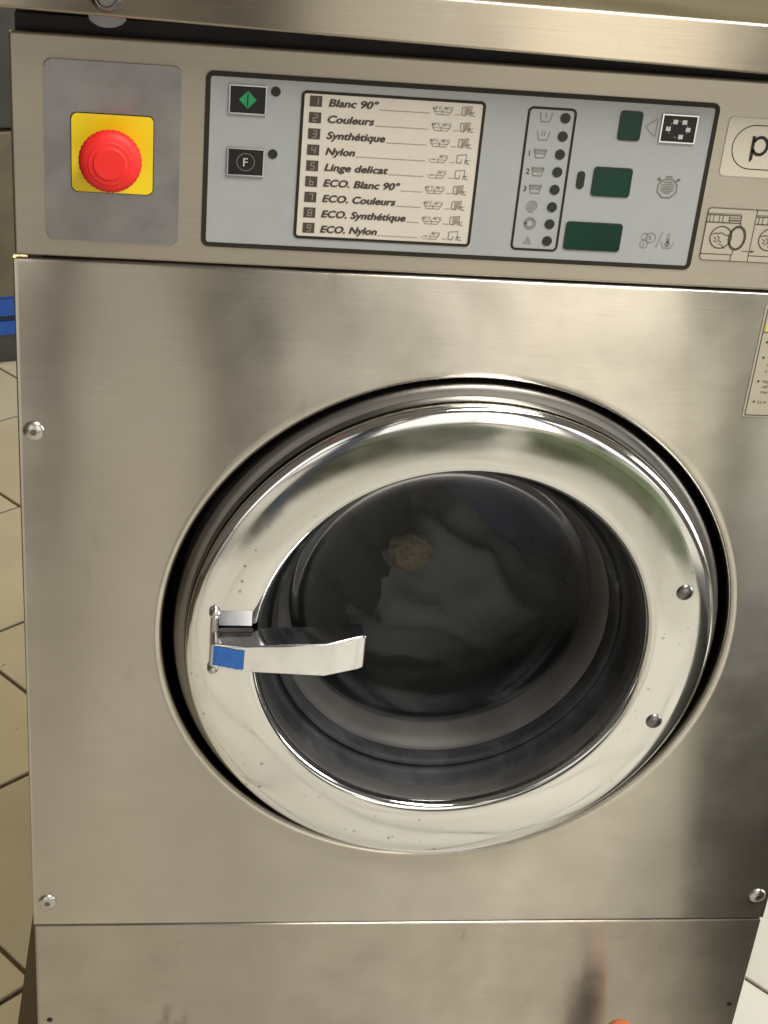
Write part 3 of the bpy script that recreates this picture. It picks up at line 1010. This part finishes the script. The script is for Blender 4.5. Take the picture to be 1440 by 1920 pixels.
# blue sticker on the first facet
sb = bmesh.new()
random.seed(3)
edge_t = [(-0.1862 + 0.0236 * i / 8, 0.6196 - 0.0002 * i + random.uniform(-.0003, .0003)) for i in range(9)]
edge_b = [(-0.1866 + 0.0236 * i / 8, 0.6018 - 0.0002 * i + random.uniform(-.0005, .0005)) for i in range(9)]
def hy(x):
    for A, B in zip(st_, st_[1:]):
        if A[0] <= x <= B[0]:
            t = (x - A[0]) / (B[0] - A[0])
            return A[1] + t * (B[1] - A[1])
    return st_[0][1]
T = [sb.verts.new((x, hy(x) - 0.0004, z)) for x, z in edge_t]
B_ = [sb.verts.new((x, hy(x) - 0.0004, z)) for x, z in edge_b]
for i in range(8):
    sb.faces.new((T[i], B_[i], B_[i + 1], T[i + 1]))
sk = obj('blue_sticker', from_bm(sb, 'blue_sticker'), M['blue_tape'], handle)
# hinge pin with a ball at either end, and the block that joins the handle to the ring
def rod(name, p, q, r, mat, parent, n=16):
    bm = bmesh.new()
    bmesh.ops.create_cone(bm, cap_ends=True, segments=n, radius1=r, radius2=r, depth=(Vector(q) - Vector(p)).length)
    rot = (Vector(q) - Vector(p)).to_track_quat('Z', 'Y').to_matrix().to_4x4()
    bmesh.ops.transform(bm, matrix=Matrix.Translation((Vector(p) + Vector(q)) / 2) @ rot, verts=bm.verts)
    return obj(name, auto_smooth(from_bm(bm, name), 40), mat, parent)
rod('hinge_pin', (-0.1858, -0.0195, 0.588), (-0.1858, -0.0195, 0.637), 0.0030, M['steel_plain'], handle)
for z in (0.6382, 0.5872):
    bm = bmesh.new()
    bmesh.ops.create_uvsphere(bm, u_segments=20, v_segments=12, radius=0.0045)
    bmesh.ops.translate(bm, verts=bm.verts, vec=(-0.1858, -0.0200, z))
    obj('hinge_ball', from_bm(bm), M['steel_plain'], handle, True)
box('hinge_block', -0.1880, -0.1610, -0.0240, -0.0100, 0.6020, 0.6150, M['steel_plain'], handle, 0.0015)


# ------------------------------------------------------------------ laundry in the drum
def cloth_heap(name, label, loc, size, seed, mat, fold=0.35):
    bm = bmesh.new()
    bmesh.ops.create_icosphere(bm, subdivisions=5, radius=1)
    off = Vector((seed * 7.3, seed * 3.1, seed))
    for v in bm.verts:
        p = v.co.copy()
        q = p * 1.4 + off
        d = noise.fractal(q, 1.0, 2.0, 3) * fold * 0.8
        wv = p.x * 3.1 + p.z * 4.3 + 2.2 * noise.noise(p * 1.3 + off)
        d += 0.35 * fold * math.sin(wv * 2.0) + 0.12 * fold * math.sin(wv * 4.7 + 1)
        v.co = p * (1 + d)
    for v in bm.verts:
        v.co = Vector((v.co.x * size[0], v.co.y * size[1], v.co.z * size[2]))
    me = from_bm(bm, name)
    o = obj(name, me, mat, None, True)
    o.location = loc
    o['label'] = label
    o['category'] = 'laundry'
    o['group'] = 'laundry in the drum'
    return o


cloth_heap('garment', 'grey cloth lying in the middle of the dark drum', (0.045, 0.27, 0.475), (0.115, 0.085, 0.105), 2, cloth('grey_cloth', (0.31, 0.305, 0.295)))
cloth_heap('garment', 'dark navy cloth on the right inside the drum', (0.13, 0.33, 0.60), (0.09, 0.09, 0.12), 5, cloth('navy_cloth', (0.10, 0.12, 0.22)))
cloth_heap('garment', 'tan spotted cloth behind the upper left of the glass', (-0.004, 0.185, 0.578), (0.022, 0.012, 0.019), 9, cloth('tan_cloth', (0.36, 0.28, 0.17), (0.24, 0.18, 0.10)), 0.12)
cloth_heap('garment', 'blackish cloth filling the left of the drum', (-0.09, 0.29, 0.565), (0.11, 0.10, 0.13), 12, cloth('black_cloth', (0.035, 0.035, 0.038)))

# ------------------------------------------------------------------ things beside and before the machine
cab = thing('steel_cabinet', 'dim steel cabinet far behind the left edge of the machine', 'cabinet', None, (-0.86, 2.10, 0), math.radians(20))
box('cabinet_body', -0.45, 0.45, 0.0, 0.45, 0.02, 0.405, M['cab'], cab, 0.004)
box('cabinet_top', -0.45, 0.45, 0.004, 0.45, 0.411, 0.68, M['charcoal'], cab, 0.004)
crate = thing('blue_crate', 'low blue plastic crate on the tiles at the left edge', 'crate', None, (-0.74, 1.86, 0), math.radians(20))
for z0, z1, n_ in ((0.064, 0.093, 'rail'), (0.105, 0.137, 'rim')):
    bm = bmesh.new()
    for a in ((-0.25, 0.25, 0.0, 0.012), (-0.25, 0.25, 0.018, 0.026), (-0.25, -0.238, 0.012, 0.018), (0.238, 0.25, 0.012, 0.018)):
        bm.from_mesh(from_bm(box_bm(a[0], a[1], a[2], a[3], z0, z1)))
    obj(n_, from_bm(bm, n_), M['blue_crate'], crate)
box('crate_base', -0.245, 0.245, 0.0125, 0.0175, 0.0, 0.12, M['charcoal'], crate)

bottle = thing('orange_bottle', 'orange plastic bottle whose rounded top just shows at the bottom edge', 'bottle', None, (0.197, -0.050, 0))
def upright(prof):
    # profile of (radius, z) turned about the z axis
    bm = lathe([(r, z) for r, z in prof], 0, 0, 32)
    for v in bm.verts:
        v.co = Vector((v.co.x, v.co.z, v.co.y))
    return auto_smooth(from_bm(bm), 50)
obj('cap', upright([(0.0, 0.2205), (0.006, 0.2200), (0.0105, 0.2180), (0.0125, 0.2145), (0.0130, 0.2000), (0.0, 0.2000)]), M['orange'], bottle)
obj('bottle_body', upright([(0.0, 0.1995), (0.0115, 0.1995), (0.0120, 0.1900), (0.0170, 0.1700), (0.0190, 0.1600), (0.0190, 0.0080), (0.0170, 0.0005), (0.0, 0.0005)]), M['orange'], bottle)

# ------------------------------------------------------------------ what the steel mirrors: bin, laundry bags, the person taking the photo
bin_ = thing('laundry_bin', 'charcoal plastic bin mirrored darkly in the right of the steel front', 'bin', None, (0.585, -0.27, 0))
bm = bmesh.new()
def frustum(bm, x0, x1, y0, y1, z0, z1, k):
    lo = [bm.verts.new((x * k, y * k, z0)) for x, y in ((x0, y0), (x1, y0), (x1, y1), (x0, y1))]
    hi = [bm.verts.new((x, y, z1)) for x, y in ((x0, y0), (x1, y0), (x1, y1), (x0, y1))]
    bm.faces.new(lo[::-1]); bm.faces.new(hi)
    for i in range(4):
        bm.faces.new((lo[i], lo[(i + 1) % 4], hi[(i + 1) % 4], hi[i]))
frustum(bm, -0.19, 0.19, -0.14, 0.14, 0.0, 0.46, 0.93)
bmesh.ops.bevel(bm, geom=bm.edges[:], offset=0.02, segments=3, affect='EDGES', profile=0.5)
obj('bin_body', auto_smooth(from_bm(bm, 'bin_body'), 50), M['charcoal'], bin_)
box('bin_lid', -0.20, 0.20, -0.15, 0.15, 0.461, 0.50, M['charcoal'], bin_, 0.012, 3)

for nm_, lab, loc_, sz, sd, col in (
        ('laundry_bag', 'grey green laundry bag mirrored in the upper left of the polished ring', (0.13, -1.52, 0.17), (0.25, 0.18, 0.22), 21, (0.14, 0.15, 0.115)),
        ('laundry_bag', 'leaf green laundry bag mirrored in the upper right of the polished ring', (0.68, -1.50, 0.15), (0.22, 0.18, 0.19), 25, (0.15, 0.19, 0.10))):
    o = cloth_heap(nm_, lab, loc_, sz, sd, cloth(nm_ + '_cloth', col), 0.22)
    o['category'] = 'bag'
    o['group'] = 'laundry bags on the floor'


def person_mesh():
    V, E_, R_ = [], [], []
    def add(p, r, par=None):
        V.append(p)
        R_.append(r)
        if par is not None:
            E_.append((par, len(V) - 1))
        return len(V) - 1
    px, py = -0.285, -1.36
    pel = add((px, py, 0.92), 0.135)
    w = add((px, py, 1.06), 0.125, pel)
    ch = add((px, py + 0.01, 1.24), 0.145, w)
    sh = add((px, py, 1.37), 0.105, ch)
    nk = add((px, py + 0.015, 1.45), 0.055, sh)
    j = add((px, py + 0.035, 1.53), 0.070, nk)
    hd = add((px, py + 0.03, 1.60), 0.088, j)
    add((px, py + 0.02, 1.66), 0.070, hd)
    for sgn in (-1, 1):
        hp = add((px + sgn * 0.09, py, 0.84), 0.092, pel)
        kn = add((px + sgn * 0.155, py + 0.045, 0.48), 0.062, hp)
        cf_ = add((px + sgn * 0.17, py + 0.01, 0.33), 0.058, kn)
        an = add((px + sgn * 0.175, py + 0.01, 0.09), 0.042, cf_)
        add((px + sgn * 0.18, py + 0.02, 0.045), 0.042, an)
        ft = add((px + sgn * 0.205, py + 0.10, 0.045), 0.046, an)
        add((px + sgn * 0.230, py + 0.18, 0.038), 0.038, ft)
        so = add((px + sgn * 0.17, py, 1.36), 0.062, sh)
        el = add((px + sgn * 0.24, py + 0.10, 1.13), 0.044, so)
        wr = add((px + 0.072 + sgn * 0.075, py + 0.29, 1.205), 0.028, el)
        pa = add((px + 0.072 + sgn * 0.066, py + 0.335, 1.235), 0.026, wr)
        for f in range(4):
            k1 = add((px + 0.072 + sgn * 0.060, py + 0.338, 1.215 + f * 0.017), 0.0085, pa)
            k2 = add((px + 0.072 + sgn * (0.046 - 0.002 * f), py + 0.312, 1.213 + f * 0.018), 0.008, k1)
        t1 = add((px + 0.072 + sgn * 0.062, py + 0.318, 1.26), 0.010, pa)
        add((px + 0.072 + sgn * 0.045, py + 0.308, 1.278), 0.0085, t1)
    me = bpy.data.meshes.new('person')
    me.from_pydata(V, E_, [])
    o = bpy.data.objects.new('tmp_person', me)
    COL.objects.link(o)
    sk_ = o.modifiers.new('skin', 'SKIN')
    for i, r in enumerate(R_):
        me.skin_vertices[0].data[i].radius = (r, r)
        me.skin_vertices[0].data[i].use_root = (i == 0)
    o.modifiers.new('sub', 'SUBSURF').levels = 2
    dg_ = bpy.context.evaluated_depsgraph_get()
    res = bpy.data.meshes.new_from_object(o.evaluated_get(dg_))
    bpy.data.objects.remove(o)
    return res


def person_mat():
    k = NT('jeans_and_dark_top')
    tc = k.n('ShaderNodeTexCoord')
    sp = k.n('ShaderNodeSeparateXYZ')
    k.l(tc.outputs['Object'], sp.inputs[0])
    mr = k.maprange(sp.outputs[2], 0, 1.8, 0, 1)
    r = k.n('ShaderNodeValToRGB')
    r.color_ramp.interpolation = 'CONSTANT'
    e = r.color_ramp.elements
    for i, (p, c) in enumerate(((0.0, (0.05, 0.045, 0.04)), (0.045, (0.035, 0.045, 0.075)), (0.53, (0.07, 0.07, 0.065)), (0.80, (0.45, 0.28, 0.20)), (0.905, (0.05, 0.03, 0.02)))):
        if i >= len(e):
            e.new(p)
        e[i].position = p
        e[i].color = (*c, 1)
    k.l(mr, r.inputs[0])
    k.l(r.outputs[0], k.b.inputs['Base Color'])
    k.b.inputs['Roughness'].default_value = 0.85
    return k.m


pme = person_mesh()
pme.materials.clear()
tag(obj('person', pme, person_mat(), None, True), 'standing person in dark jeans and top, mirrored as a dark band in the steel', 'person')
ph = box('phone', -0.2540, -0.1800, -1.0180, -1.0100, 1.1750, 1.3130, M['charcoal'], None, 0.004, 2)
tag(ph, 'dark phone held out in front of the person', 'phone')
